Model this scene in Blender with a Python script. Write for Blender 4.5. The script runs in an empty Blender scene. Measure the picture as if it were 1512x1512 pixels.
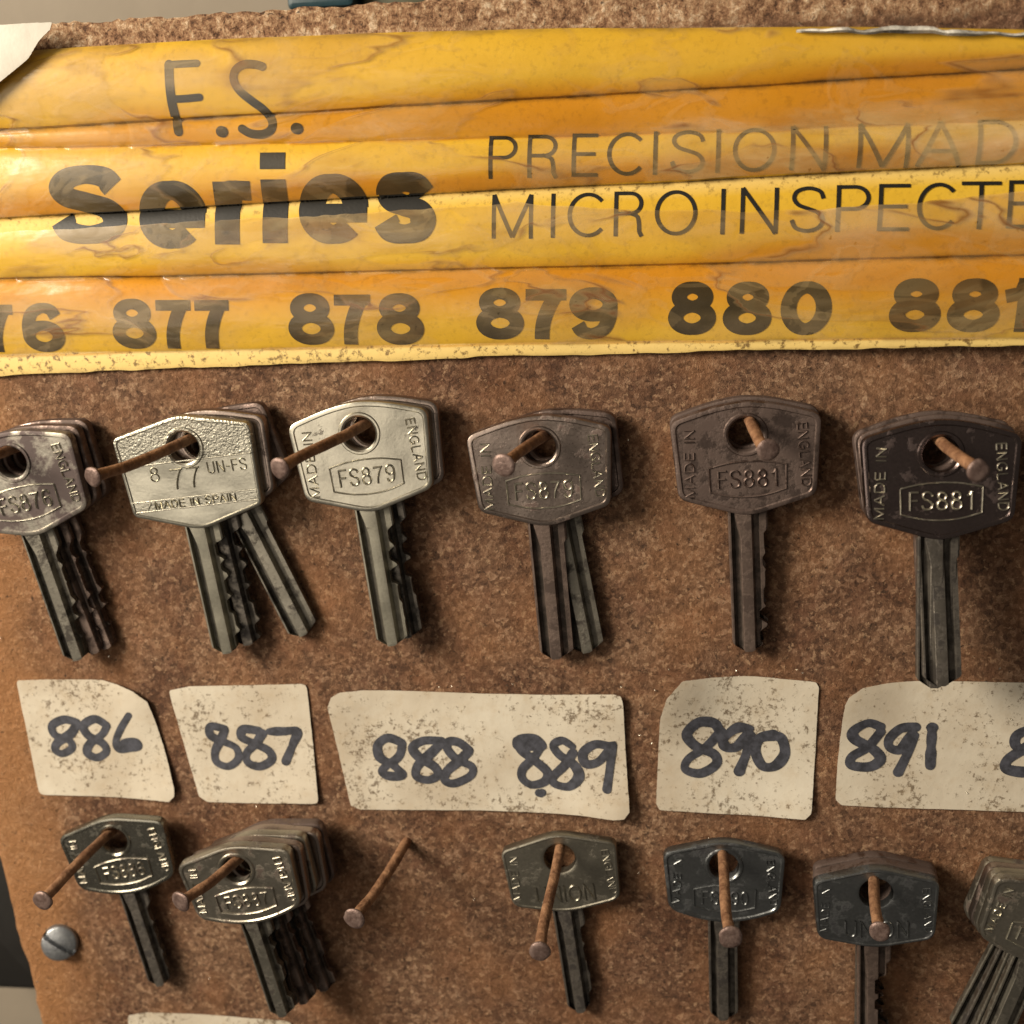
import bpy, math, random
import numpy as np
from mathutils import Matrix, Vector
random.seed(7)
rng = np.random.default_rng(7)
S = bpy.context.scene
COL = S.collection
MM = 0.001

# ------------------------------------------------------------------ camera
# Board coordinates in millimetres: x to the right, y up, h out of the board
# towards the viewer.  World: (x, -h, y) / 1000.  The camera stands 200 mm in
# front of the board, aimed a little down and to the left.
F_PX, DIST = 1800.0, 200.0
_n = np.array([980 - 756, 370 - 756, F_PX]); _n /= np.linalg.norm(_n)
_h = np.array([1, -0.034, 0.0]); _h -= _h.dot(_n) * _n; _h /= np.linalg.norm(_h)
_v = np.cross(_n, _h)
def bp(px, py, h=0.0):
    """point of the plane h mm in front of the board seen at a photo position"""
    d = np.array([px - 756, py - 756, F_PX]); t = (DIST - h) / d.dot(_n)
    return np.array([t * d.dot(_h), -t * d.dot(_v)])
def W(x, y, h): return Vector((x * MM, -h * MM, y * MM))
cam_d = bpy.data.cameras.new('camera'); cam = bpy.data.objects.new('camera', cam_d); COL.objects.link(cam)
ri = Vector((_h[0], _n[0], -_v[0])); dn = Vector((_h[1], _n[1], -_v[1])); fw = Vector((_h[2], _n[2], -_v[2]))
cm = Matrix((ri, -dn, -fw)).transposed().to_4x4(); cm.translation = W(0, 0, DIST)
cam.matrix_world = cm
cam_d.sensor_width = 36; cam_d.lens = 36 * F_PX / 1512
cam_d.clip_start = 0.005; cam_d.clip_end = 20
cam_d.dof.use_dof = True
_q = bp(740, 560, 3.0); cam_d.dof.focus_distance = float((_h * _q[0] - _v * _q[1] + _n * (DIST - 3.0))[2]) * MM
cam_d.dof.aperture_fstop = 17
S.camera = cam

# ------------------------------------------------------------------ world, lamps, exposure
wd = bpy.data.worlds.new('World'); S.world = wd; wd.use_nodes = True
bg = wd.node_tree.nodes['Background']
bg.inputs[0].default_value = (1.0, 0.87, 0.72, 1); bg.inputs[1].default_value = 0.09
def lamp(name, pos, target, size, power, color):
    l = bpy.data.lights.new(name, 'AREA'); l.shape = 'DISK'; l.size = size; l.energy = power; l.color = color
    o = bpy.data.objects.new(name, l); COL.objects.link(o)
    o.location = W(*pos)
    o.rotation_euler = (W(*target) - W(*pos)).to_track_quat('-Z', 'Y').to_euler()
    return o
lamp('room_lamp', (-470, 200, 330), (-20, -40, 0), 0.26, 7.0, (1.0, 0.87, 0.69))
lamp('reflection_fill_light', (-330, -60, 620), (-20, -40, 0), 0.42, .9, (1.0, 0.88, 0.72))  # added soft lamp that gives the left keys bright reflections
S.view_settings.view_transform = 'Standard'; S.view_settings.look = 'None'
S.view_settings.exposure = 0; S.view_settings.gamma = 1; S.view_settings.use_curve_mapping = False
S.render.engine = 'CYCLES'
S.cycles.use_denoising = True
S.cycles.max_bounces = 8; S.cycles.transparent_max_bounces = 12

# ------------------------------------------------------------------ node materials
class NT:
    def __init__(s, name):
        s.m = bpy.data.materials.new(name); s.m.use_nodes = True
        s.t = s.m.node_tree; s.p = s.t.nodes['Principled BSDF']; s.out = s.t.nodes['Material Output']
        s._v = None
    def n(s, typ, ins=None, **kw):
        nd = s.t.nodes.new(typ)
        for k, v in kw.items(): setattr(nd, k, v)
        for k, v in (ins or {}).items(): s.set(nd.inputs[k], v)
        return nd
    def set(s, sock, v):
        if isinstance(v, bpy.types.NodeSocket): s.t.links.new(v, sock)
        elif isinstance(v, (tuple, list)) and len(v) == 3 and sock.type == 'RGBA': sock.default_value = (*v, 1)
        else: sock.default_value = v
    def coord(s):
        if s._v is None:                       # object coordinates in millimetres, shifted per object
            tc = s.n('ShaderNodeTexCoord'); oi = s.n('ShaderNodeObjectInfo')
            a = s.n('ShaderNodeVectorMath', {0: tc.outputs['Object'], 1: (1000, 1000, 1000)}, operation='MULTIPLY')
            b = s.n('ShaderNodeVectorMath', {0: oi.outputs['Random'], 1: (173, 91, 57)}, operation='MULTIPLY')
            c = s.n('ShaderNodeVectorMath', {0: a.outputs[0], 1: b.outputs[0]}, operation='ADD')
            s._raw = a.outputs[0]; s._v = c.outputs[0]
        return s._v
    def raw(s): s.coord(); return s._raw
    def stretch(s, sc, v=None):
        return s.n('ShaderNodeVectorMath', {0: v or s.coord(), 1: sc}, operation='MULTIPLY').outputs[0]
    def noise(s, scale, detail=4, rough=.55, v=None, dist=0.0):
        return s.n('ShaderNodeTexNoise', {'Vector': v or s.coord(), 'Scale': scale, 'Detail': detail, 'Roughness': rough, 'Distortion': dist}).outputs['Fac']
    def voro(s, scale, out='Color', v=None, **kw):
        return s.n('ShaderNodeTexVoronoi', {'Vector': v or s.coord(), 'Scale': scale}, **kw).outputs[out]
    def ramp(s, fac, *st):
        r = s.n('ShaderNodeValToRGB', {0: fac}); e = r.color_ramp.elements
        while len(e) < len(st): e.new(.5)
        for el, (p, c) in zip(e, st):
            el.position = p; el.color = (*c, 1) if isinstance(c, (tuple, list)) else (c, c, c, 1)
        return r.outputs[0]
    def mix(s, fac, a, b, blend='MIX'):
        m = s.n('ShaderNodeMix', data_type='RGBA', blend_type=blend)
        s.set(m.inputs[0], fac); s.set(m.inputs[6], a); s.set(m.inputs[7], b); return m.outputs[2]
    def math(s, op, a, b=0.0, c=0.0, clamp=False):
        return s.n('ShaderNodeMath', {0: a, 1: b, 2: c}, operation=op, use_clamp=clamp).outputs[0]
    def sep(s, v): return s.n('ShaderNodeSeparateXYZ', {0: v}).outputs
    def step(s, x, a, b):
        return s.n('ShaderNodeMapRange', {0: x, 1: a, 2: b, 3: 0.0, 4: 1.0}, interpolation_type='SMOOTHSTEP').outputs[0]
    def bump(s, hgt, dist, strength=1.0, nrm=None):
        b = s.n('ShaderNodeBump', {'Height': hgt, 'Distance': dist, 'Strength': strength})
        if nrm is not None: s.set(b.inputs['Normal'], nrm)
        return b.outputs[0]
    def fin(s, color=None, rough=None, metal=None, nrm=None, spec=None):
        for k, v in (('Base Color', color), ('Roughness', rough), ('Metallic', metal), ('Normal', nrm), ('Specular IOR Level', spec)):
            if v is not None: s.set(s.p.inputs[k], v)
        return s.m

def m_board():
    t = NT('chipboard'); v = t.coord()
    g = t.noise(1.55, 6, .78)
    g2 = t.noise(.6, 3, .6)
    cell = t.sep(t.voro(1.3))[0]
    a = t.math('ADD', t.math('MULTIPLY', g, .62), t.math('ADD', t.math('MULTIPLY', cell, .2), t.math('MULTIPLY', g2, .25)))
    col = t.ramp(a, (.33, (.060, .032, .019)), (.47, (.165, .088, .049)), (.58, (.265, .147, .083)), (.71, (.50, .335, .215)))
    big = t.noise(.028, 3, .6)
    col = t.mix(t.ramp(big, (.38, 0.0), (.66, .8)), col, (.68, .60, .58), 'MULTIPLY')
    smu = t.noise(.11, 5, .7, None, .6)
    col = t.mix(t.ramp(smu, (.46, 0.0), (.66, .9)), col, (.60, .50, .45), 'MULTIPLY')
    red = t.noise(.17, 4, .65)
    col = t.mix(t.ramp(red, (.54, 0.0), (.68, .35)), col, (.25, .112, .063))
    pale = t.ramp(t.noise(.85, 4, .72), (.585, 0.0), (.64, .7))
    col = t.mix(pale, col, (.46, .29, .17))
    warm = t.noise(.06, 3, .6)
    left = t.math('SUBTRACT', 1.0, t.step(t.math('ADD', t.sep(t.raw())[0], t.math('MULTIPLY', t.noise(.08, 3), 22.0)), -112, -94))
    col = t.mix(t.math('MULTIPLY', left, .55), col, (.50, .235, .085))  # left edge painted brighter: unfaded orange board plus the lamp's light
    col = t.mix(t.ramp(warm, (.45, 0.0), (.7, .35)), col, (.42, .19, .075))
    # the unworn strip along the top edge is paler and coarser
    z = t.sep(t.raw())[2]
    top = t.step(t.math('ADD', z, t.math('MULTIPLY', t.noise(.3, 2), 3.0)), 33.5, 36.5)
    cg = t.math('ADD', t.math('MULTIPLY', t.noise(.75, 5, .8), .8), t.math('MULTIPLY', t.noise(.25, 2), .2))
    ctop = t.ramp(cg, (.38, (.07, .03, .015)), (.46, (.30, .155, .08)), (.54, (.52, .32, .18)), (.63, (.85, .66, .46)))
    col = t.mix(top, col, ctop)
    dark = t.ramp(t.noise(1.1, 4, .6), (.62, 0.0), (.69, .8))
    col = t.mix(dark, col, (.035, .018, .010))
    hgt = t.math('ADD', g, t.math('ADD', t.math('MULTIPLY', g2, .6), t.math('MULTIPLY', t.math('MULTIPLY', cg, top), 1.6)))
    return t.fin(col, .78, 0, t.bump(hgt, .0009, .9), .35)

def m_card():
    t = NT('yellow_card')
    n = t.noise(.05, 4, .6, t.stretch((.35, 1, 1)))
    col = t.ramp(n, (.32, (.56, .325, .018)), (.55, (.65, .405, .032)), (.75, (.70, .455, .065)))
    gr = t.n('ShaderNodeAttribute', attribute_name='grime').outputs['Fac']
    bare = t.n('ShaderNodeAttribute', attribute_name='bare').outputs['Fac']
    col = t.mix(t.math('MULTIPLY', bare, .8), col, (.74, .56, .22))
    sp = t.noise(.9, 5, .7)
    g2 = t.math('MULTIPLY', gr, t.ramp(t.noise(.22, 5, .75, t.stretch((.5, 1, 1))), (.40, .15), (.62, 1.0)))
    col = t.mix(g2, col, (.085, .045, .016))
    spk = t.math('MULTIPLY', t.ramp(sp, (.54, 0.0), (.64, .9)), t.math('ADD', t.math('MULTIPLY', bare, .75), .22))
    col = t.mix(spk, col, (.12, .065, .02))
    return t.fin(col, .42, 0, t.bump(t.noise(.6, 4), .0001, .5), .4)

def m_film():
    t = NT('yellowed_film')
    w = t.stretch((.45, 1, 1.2))
    a = t.noise(.060, 4, .50, w, .7)
    b = t.noise(.13, 4, .5, t.stretch((.5, 1, 1.1)), .8)
    glue = t.n('ShaderNodeAttribute', attribute_name='glue').outputs['Fac']
    ga = t.math('ADD', a, t.math('MULTIPLY', t.math('SUBTRACT', glue, .4), .10))
    f1 = t.ramp(ga, (.30, 0.0), (.484, .015), (.498, .27), (.60, .32), (.612, .07), (.74, .30))
    f2 = t.ramp(b, (.50, 0.0), (.535, .02), (.543, .15), (.60, .20), (.61, .02))
    milk = t.n('ShaderNodeAttribute', attribute_name='milk').outputs['Fac']
    milk = t.math('MULTIPLY', milk, t.ramp(t.noise(.16, 5, .65, t.stretch((.6, 1, 1)), .6), (.33, .55), (.5, 1.0), (.66, 1.35)))
    f = t.math('ADD', t.math('MULTIPLY', t.math('ADD', f1, f2), .45), milk, clamp=True)
    x = t.sep(t.raw())[0]
    right = t.step(x, -45, 35)
    f = t.math('ADD', f, t.math('MULTIPLY', right, .03), clamp=True)
    am = t.math('ADD', ga, t.math('MULTIPLY', b, .5))
    tide = t.math('MULTIPLY', t.ramp(ga, (.474, 0.0), (.492, .95), (.506, 0.0)), t.ramp(t.noise(.09, 2), (.40, 0.1), (.56, 1.0)))
    stain = t.ramp(t.noise(.09, 4, .6, t.stretch((.45, 1, 1.2)), .8), (.36, (.72, .53, .30)), (.5, (.60, .43, .20)), (.64, (.46, .27, .10)))
    f = t.math('ADD', f, t.math('MULTIPLY', tide, .46), clamp=True)
    stain = t.mix(tide, stain, (.20, .075, .02))
    dirty = t.ramp(t.noise(.8, 5, .7), (.63, 0.0), (.7, .7))
    stain = t.mix(dirty, stain, (.10, .05, .02))
    nrm = t.bump(t.math('ADD', t.noise(.16, 3, .5, t.stretch((.4, 1, 1.6))), t.math('MULTIPLY', am, 1.2)), .0006, .5)
    t.fin(stain, .33, 0, nrm, .5)
    tint = t.mix(t.math('MULTIPLY', glue, .8, 0.0, clamp=True), (1, .99, .95), (.86, .65, .30))
    tr = t.n('ShaderNodeBsdfTransparent', {0: tint}).outputs[0]
    m1 = t.n('ShaderNodeMixShader', {0: f, 1: tr, 2: t.p.outputs[0]}).outputs[0]
    gl = t.n('ShaderNodeBsdfGlossy', {'Color': (1, 1, 1, 1), 'Roughness': .2, 'Normal': nrm}).outputs[0]
    geo = t.n('ShaderNodeNewGeometry')        # same reflectance from either side of the thin sheet
    cs = t.math('ABSOLUTE', t.n('ShaderNodeVectorMath', {0: nrm, 1: geo.outputs['Incoming']}, operation='DOT_PRODUCT').outputs['Value'])
    fr = t.math('ADD', .045, t.math('MULTIPLY', .95, t.math('POWER', t.math('SUBTRACT', 1.0, cs, 0.0, clamp=True), 5.0)), clamp=True)
    m2 = t.n('ShaderNodeMixShader', {0: t.math('MULTIPLY', fr, .55), 1: m1, 2: gl}).outputs[0]
    t.t.links.new(m2, t.out.inputs[0])
    return t.m

def m_metal(name, base, rough, tarn=(.05, .035, .03), amt=.3, bump=.00006, trough=.6, sc=.35, pebble=None):
    t = NT(name)
    n = t.noise(sc, 5, .68)
    mask = t.ramp(n, (max(0, .72 - amt * .55), 0.0), (min(1, .80 - amt * .45), .92))
    fine = t.noise(2.2, 4, .7)
    b2 = t.mix(t.ramp(fine, (.35, .35), (.65, 0.0)), base, tuple(c * .6 for c in base))
    col = t.mix(mask, b2, tarn)
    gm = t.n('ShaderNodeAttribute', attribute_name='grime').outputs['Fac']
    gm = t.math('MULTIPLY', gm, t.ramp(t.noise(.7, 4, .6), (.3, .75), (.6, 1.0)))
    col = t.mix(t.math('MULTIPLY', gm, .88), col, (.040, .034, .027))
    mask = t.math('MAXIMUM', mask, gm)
    r = t.math('ADD', t.math('MULTIPLY', mask, trough - rough), t.math('ADD', rough, t.math('MULTIPLY', fine, .12)))
    h = t.math('ADD', t.math('ADD', t.math('MULTIPLY', t.noise(1.6, 4, .6), .40), t.math('MULTIPLY', t.noise(.13, 1, .4), 7.0)), t.math('MULTIPLY', mask, .5))
    if pebble:
        y = t.sep(t.raw())[1]
        pm = t.math('ADD', t.step(y, -2.3, -2.1), t.math('MULTIPLY', .35, t.math('MULTIPLY', t.step(y, -10.25, -10.1), t.math('SUBTRACT', 1.0, t.step(y, -8.55, -8.4)))))
        h = t.math('ADD', h, t.math('MULTIPLY', t.math('MULTIPLY', t.noise(2.3, 2, .5), pm), 2.6))
    return t.fin(col, r, t.math('SUBTRACT', .96, t.math('MULTIPLY', mask, .55)), t.bump(h, bump, 1.0))

def m_paper(name='aged_paper'):
    t = NT(name)
    n = t.noise(.06, 4, .6)
    col = t.ramp(n, (.35, (.48, .42, .33)), (.6, (.59, .54, .445)), (.8, (.64, .60, .51)))
    dm = t.noise(.085, 3, .6)
    sp = t.noise(1.0, 6, .78)
    k = t.math('ADD', sp, t.math('MULTIPLY', dm, .40))
    mask = t.ramp(k, (.752, 0.0), (.83, .82))
    col = t.mix(mask, col, (.10, .065, .035))
    col = t.mix(t.ramp(t.noise(.35, 4, .7), (.5, 0.0), (.75, .35)), col, (.42, .32, .20))
    return t.fin(col, .6, 0, t.bump(t.noise(.5, 4), .00012, .6), .3)

def m_plain(name, col, rough, metal=0, var=.25, sc=.8, bump=.0001, col2=None):
    t = NT(name)
    c2 = col2 or tuple(c * (1 - var) for c in col)
    c = t.ramp(t.noise(sc, 5, .65), (.38, c2), (.62, col))
    return t.fin(c, rough, metal, t.bump(t.noise(sc * 2.5, 4, .6), bump, 1.0), .4)

M = {
 'board': m_board(), 'card': m_card(), 'film': m_film(), 'paper': m_paper(),
 'print': m_plain('printed_black_ink', (.011, .010, .008), .45, bump=.00002),
 'pen': m_plain('marker_ink', (.066, .069, .088), .6, var=.55, sc=.7, bump=.00002),
 'rust': m_plain('rusty_steel', (.34, .185, .10), .6, .2, sc=.5, bump=.0003, col2=(.15, .07, .035)),
 'rust_head': m_plain('worn_nail_head', (.22, .155, .135), .45, .5, sc=.9, bump=.0001, col2=(.11, .07, .06)),
 'screw': m_plain('zinc_screw', (.33, .345, .36), .42, .85, sc=.9, bump=.00008, col2=(.24, .25, .27)),
 'wall': m_plain('beige_wall', (.24, .205, .16), .8, sc=.03, bump=.0002, var=.1),
 'dark': m_plain('dark_gap_black', (.010, .009, .008), .6, sc=.1),
 'teal': m_plain('teal_card', (.012, .045, .060), .5, sc=.1),
 'olive': m_plain('olive_card', (.07, .07, .04), .6, sc=.1),
 'tape': m_plain('white_tape', (.56, .53, .46), .5, sc=.15, var=.12, bump=.00008),
 'glint': m_plain('bright_filings', (.80, .74, .62), .25, 1, sc=2),
 'peel': m_plain('peeled_film', (.78, .75, .68), .2, 0, sc=.13, bump=.0005, col2=(.035, .028, .02)),  # film is clear; white highlights and darks painted into its colour
 'fibre': m_plain('pale_fibre', (.62, .52, .36), .7, sc=1),
 'nickel': m_metal('bright_nickel', (.52, .495, .415), .25, amt=.12),
 'nickel_pebble': m_metal('pebbled_nickel', (.52, .50, .42), .26, amt=.05, pebble=True),
 'nickel_worn': m_metal('worn_nickel', (.48, .45, .385), .27, (.075, .05, .052), amt=.62, sc=.16),
 'nickel_warm': m_metal('warm_nickel', (.34, .275, .24), .23, (.12, .08, .07), amt=.25),
 'brown': m_metal('brown_reflection_nickel', (.22, .165, .145), .30, (.10, .07, .06), amt=.55),  # brown, dark, olive, blue-black keys: nickel with dim reflections painted in
 'dark_shiny': m_metal('dark_reflection_nickel', (.16, .125, .12), .19, (.05, .034, .032), amt=.25),
 'nickel_grey': m_metal('grey_nickel', (.50, .47, .39), .28, (.07, .055, .045), amt=.3),
 'nickel_olive': m_metal('olive_reflection_nickel', (.30, .28, .23), .30, (.07, .06, .05), amt=.3),
 'blue_black': m_metal('blue_black_reflection_nickel', (.20, .21, .215), .28, (.035, .035, .04), amt=.35),
 'nickel_dark': m_metal('dim_reflection_nickel', (.27, .26, .22), .2, (.06, .05, .04), amt=.25),
 'nickel_dim': m_metal('dim_nickel', (.38, .35, .29), .27, (.09, .065, .055), amt=.35),
 'blade': m_metal('shaded_blade_metal', (.30, .28, .235), .36, (.045, .038, .032), amt=.42),  # blades darkened in colour for the shade of their receding, tilted faces
 'blade_pale': m_metal('pale_blade_metal', (.40, .38, .31), .36, amt=.15),
 'blade_dark': m_metal('dark_blade_metal', (.25, .225, .195), .36, (.035, .03, .028), amt=.5),
 'blade_brown': m_metal('brown_blade_metal', (.30, .225, .19), .42, (.07, .048, .04), amt=.5),
}

# ------------------------------------------------------------------ mesh helpers
def tag(o, label=None, cat=None, group=None, kind=None):
    for k, v in (('label', label), ('category', cat), ('group', group), ('kind', kind)):
        if v: o[k] = v
    return o
def mesh(name, V, F, mat, smooth=30):
    me = bpy.data.meshes.new(name)
    me.from_pydata([tuple(float(c) * MM for c in v) for v in V], [], F)
    if mat is not None: me.materials.append(mat)
    if smooth is not None:
        me.polygons.foreach_set('use_smooth', [True] * len(me.polygons))
        me.set_sharp_from_angle(angle=math.radians(smooth))
    me.update(); return me
def link(name, me, parent=None, mat=None):
    o = bpy.data.objects.new(name, me); COL.objects.link(o)
    if parent is not None: o.parent = parent
    if mat is not None:
        o.material_slots[0].link = 'OBJECT'; o.material_slots[0].material = mat
    return o
def empty(name, matrix):
    o = bpy.data.objects.new(name, None); COL.objects.link(o); o.empty_display_size = .005
    o.matrix_world = matrix; return o
class MB:
    """collects vertices in board coordinates (x, y, h); world axes, relative to an origin"""
    def __init__(s, org=(0, 0, 0), local=False): s.V = []; s.F = []; s.o = org; s.local = local
    def v(s, x, y, h):
        ox, oy, oh = s.o
        s.V.append((x - ox, y - oy, h - oh) if s.local else (x - ox, -(h - oh), y - oy)); return len(s.V) - 1
    def grid(s, P):                      # P[i][j] = (x, y, h)
        idx = [[s.v(*p) for p in r] for r in P]
        for i in range(len(idx) - 1):
            for j in range(len(idx[0]) - 1):
                s.F.append((idx[i][j], idx[i + 1][j], idx[i + 1][j + 1], idx[i][j + 1]))
        return idx
    def build(s, name, mat, parent=None, smooth=30): return link(name, mesh(name, s.V, s.F, mat, smooth), parent)

def catmull(P, n=8, closed=False):
    P = [np.array(p, float) for p in P]
    if len(P) < 3 and not closed:
        return [P[0] + (P[-1] - P[0]) * t for t in np.linspace(0, 1, n * 2 + 1)]
    out = []; N = len(P)
    for i in range(N if closed else N - 1):
        g = (lambda k: P[k % N]) if closed else (lambda k: P[min(max(k, 0), N - 1)])
        a, b, c, d = g(i - 1), g(i), g(i + 1), g(i + 2)
        for t in np.arange(n) / n:
            out.append(.5 * (2 * b + (c - a) * t + (2 * a - 5 * b + 4 * c - d) * t * t + (3 * b - a - 3 * c + d) * t ** 3))
    if not closed: out.append(P[-1])
    else: out.append(out[0])
    return out

def ribbon(mb, path, wv, wh=None, zf=lambda x, y: 0, lift=0.05, dome=0.0, cross=5, round_cap=False, jit=0.0):
    """a stroke of ink or a raised ridge along a path; wv / wh: width where it runs upright / level"""
    wh = wv if wh is None else wh
    P = np.array([p[:2] for p in path]); keep = [0]
    for i in range(1, len(P)):
        if np.hypot(*(P[i] - P[keep[-1]])) > 1e-4: keep.append(i)
    P = P[keep]
    if len(P) < 2: return
    closed = np.hypot(*(P[0] - P[-1])) < 1e-3
    T = np.gradient(P, axis=0)
    if closed:
        T[0] = T[-1] = P[1] - P[-2]
    T /= np.maximum(np.hypot(T[:, 0], T[:, 1])[:, None], 1e-9)
    w = wh + (wv - wh) * np.abs(T[:, 1])
    if jit: w = w * (1 + jit * np.interp(np.arange(len(P)), np.linspace(0, len(P), 9), rng.normal(0, 1, 9)))
    if round_cap and not closed:
        k = np.array([1.0, .94, .77, .5, .2]); c = np.sqrt(1 - k ** 2) 
        c[0] = .15
        a = [P[0] - T[0] * w[0] / 2 * q for q in k]; b = [P[-1] + T[-1] * w[-1] / 2 * q for q in k[::-1]]
        P = np.vstack([a, P, b]); w = np.concatenate([w[0] * c, w, w[-1] * c[::-1]])
        T = np.vstack([np.repeat(T[:1], 5, 0), T, np.repeat(T[-1:], 5, 0)])
    Nn = np.stack([-T[:, 1], T[:, 0]], 1)
    rows = []
    for i in range(len(P)):
        r = []
        for o in np.linspace(-1, 1, cross):
            q = P[i] + Nn[i] * o * w[i] / 2
            r.append((q[0], q[1], zf(q[0], q[1]) + lift + dome * (1 - o * o) + (-dome * .25 if dome and abs(o) == 1 else 0) + .012 * i / len(P) * (0 if dome else 1)))
        rows.append(r)
    mb.grid(rows)

# ------------------------------------------------------------------ letters as strokes (unit box, baseline 0, cap height 1)
def arc(cx, cy, rx, ry, a0, a1, n=28):
    return [(cx + rx * math.cos(math.radians(a)), cy + ry * math.sin(math.radians(a))) for a in np.linspace(a0, a1, n)]
def ln(*p): return [np.array(p[0]) + (np.array(p[1]) - np.array(p[0])) * t for t in np.linspace(0, 1, 12)]
def cm_(*p): return catmull(p, 7)
_S = cm_((.56, .74), (.50, .90), (.31, .97), (.12, .90), (.07, .74), (.15, .60), (.31, .52), (.48, .43), (.56, .27), (.49, .10), (.30, .03), (.11, .10), (.04, .27))
G = {
 '8': (.6, [arc(.3, .75, .20, .21, 0, 360), arc(.3, .28, .25, .255, 0, 360)]),
 '7': (.6, [ln((.03, .93), (.585, .93)), cm_((.52, .93), (.36, .62), (.25, .30), (.21, .0))]),
 '6': (.6, [arc(.3, .29, .245, .26, 0, 360), cm_((.53, .76), (.46, .92), (.31, .97), (.15, .86), (.07, .60), (.055, .32))]),
 '9': (.6, [arc(.3, .71, .245, .26, 0, 360), cm_((.07, .24), (.14, .08), (.29, .03), (.45, .14), (.53, .40), (.545, .68))]),
 '2': (.6, [cm_((.07, .74), (.14, .92), (.30, .97), (.47, .90), (.53, .72), (.44, .52), (.24, .28), (.07, .03)), ln((.05, .03), (.56, .03))]),
 '0': (.6, [arc(.3, .5, .245, .47, 0, 360)]),
 '1': (.45, [ln((.33, .0), (.33, 1.0)), cm_((.06, .74), (.22, .79), (.31, .97))]),
 'P': (.6, [ln((.06, 0), (.06, 1)), [(.06, .97)] + ln((.08, .97), (.34, .97)) + arc(.34, .73, .23, .24, 90, -90, 18) + ln((.34, .49), (.06, .49))]),
 'R': (.62, [ln((.06, 0), (.06, 1)), ln((.06, .97), (.36, .97)) + arc(.36, .74, .22, .23, 90, -90, 18) + ln((.36, .51), (.06, .51)), cm_((.36, .51), (.50, .44), (.54, .28), (.55, .1), (.60, .0))]),
 'E': (.55, [ln((.06, 0), (.06, 1)), ln((.06, .97), (.53, .97)), ln((.06, .52), (.49, .52)), ln((.06, .03), (.54, .03))]),
 'C': (.7, [arc(.37, .5, .32, .47, 42, 318, 40)]),
 'I': (.1, [ln((.05, 0), (.05, 1))]),
 'S': (.62, [_S]),
 'O': (.74, [arc(.37, .5, .33, .47, 0, 360, 44)]),
 'N': (.66, [ln((.06, 0), (.06, 1)), ln((.6, 0), (.6, 1)), ln((.06, 1), (.6, 0))]),
 'M': (.78, [ln((.06, 0), (.06, 1)), ln((.72, 0), (.72, 1)), ln((.06, 1), (.39, .02)), ln((.72, 1), (.39, .02))]),
 'A': (.66, [ln((.02, 0), (.33, 1)), ln((.64, 0), (.33, 1)), ln((.13, .34), (.53, .34))]),
 'D': (.68, [ln((.06, 0), (.06, 1)), ln((.06, .97), (.32, .97)) + arc(.32, .5, .31, .47, 90, -90, 22) + ln((.32, .03), (.06, .03))]),
 'T': (.6, [ln((.3, 0), (.3, 1)), ln((.0, .97), (.6, .97))]),
 'F': (.52, [ln((.06, 0), (.06, 1)), ln((.06, .97), (.5, .97)), ln((.06, .52), (.45, .52))]),
 'G': (.72, [arc(.37, .5, .32, .47, 45, 330, 40), ln((.4, .45), (.68, .45)), ln((.66, .45), (.66, .1))]),
 'L': (.5, [ln((.06, 0), (.06, 1)), ln((.06, .03), (.5, .03))]),
 'U': (.66, [ln((.06, 1), (.06, .35)) + arc(.33, .33, .27, .3, 180, 360, 16) + ln((.6, .35), (.6, 1))]),
 '-': (.3, [ln((.02, .45), (.28, .45))]), ' ': (.35, []),
 'e': (.95, [arc(.475, .5, .345, .385, 2, 318, 40), ln((.16, .44), (.80, .44))]),
 'r': (.70, [ln((.20, 0), (.20, 1)), cm_((.20, .55), (.32, .76), (.48, .855), (.69, .86))]),
 'i': (.42, [ln((.21, 0), (.21, 1)), ln((.21, 1.16), (.21, 1.42))]),
 's': (.9, [cm_((.78, .70), (.64, .86), (.44, .89), (.26, .85), (.18, .72), (.27, .60), (.47, .53), (.68, .46), (.78, .31), (.68, .15), (.46, .10), (.24, .14), (.12, .30))]),
 'B': (.95, [cm_((.83, .73), (.72, .86), (.49, .90), (.27, .85), (.17, .72), (.25, .60), (.47, .53), (.72, .44), (.82, .28), (.73, .15), (.49, .095), (.24, .14), (.13, .30))]),
}

# ------------------------------------------------------------------ setting: wall behind, board
mb = MB()
wx0, wx1, wy0, wy1, wh = -420, 420, -420, 330, -62
mb.grid([[(x, y, wh) for x in np.linspace(wx0, wx1, 15)] for y in np.linspace(wy1, wy0, 15)])
w = mb.build('wall', M['wall']); tag(w, kind='structure')

BX0, BX1, BY0, BY1, BT = -125.6, 118.0, -185.0, 39.6, 13.0
def _hs(i, j, k):
    q = math.sin(i * 127.1 + j * 311.7 + k * 74.7) * 43758.5453; return q - math.floor(q)
def vn(x, y, s, k=0):          # cheap smooth value noise
    x = x / s; y = y / s; i = math.floor(x); j = math.floor(y); f = x - i; g = y - j
    f = f * f * (3 - 2 * f); g = g * g * (3 - 2 * g)
    return (_hs(i, j, k) * (1 - f) + _hs(i + 1, j, k) * f) * (1 - g) + (_hs(i, j + 1, k) * (1 - f) + _hs(i + 1, j + 1, k) * f) * g - .5
_e0 = bp(1, 1287, 0); _e1 = bp(60, 1510, 0)
def edge_l(y): return _e0[0] + (_e1[0] - _e0[0]) * max(-1.2, (y - _e0[1]) / (_e1[1] - _e0[1])) + .5 * vn(y, 3, 2.0) + .7 * vn(y, 9, 7.0)
def edge_t(x): return BY1 + .7 * vn(x, 5, 1.2) + .6 * vn(x, 2, 4.5)
mb = MB()
xs = np.linspace(0, 1, 240); ys = np.linspace(0, 1, 230)
P = []
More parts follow.
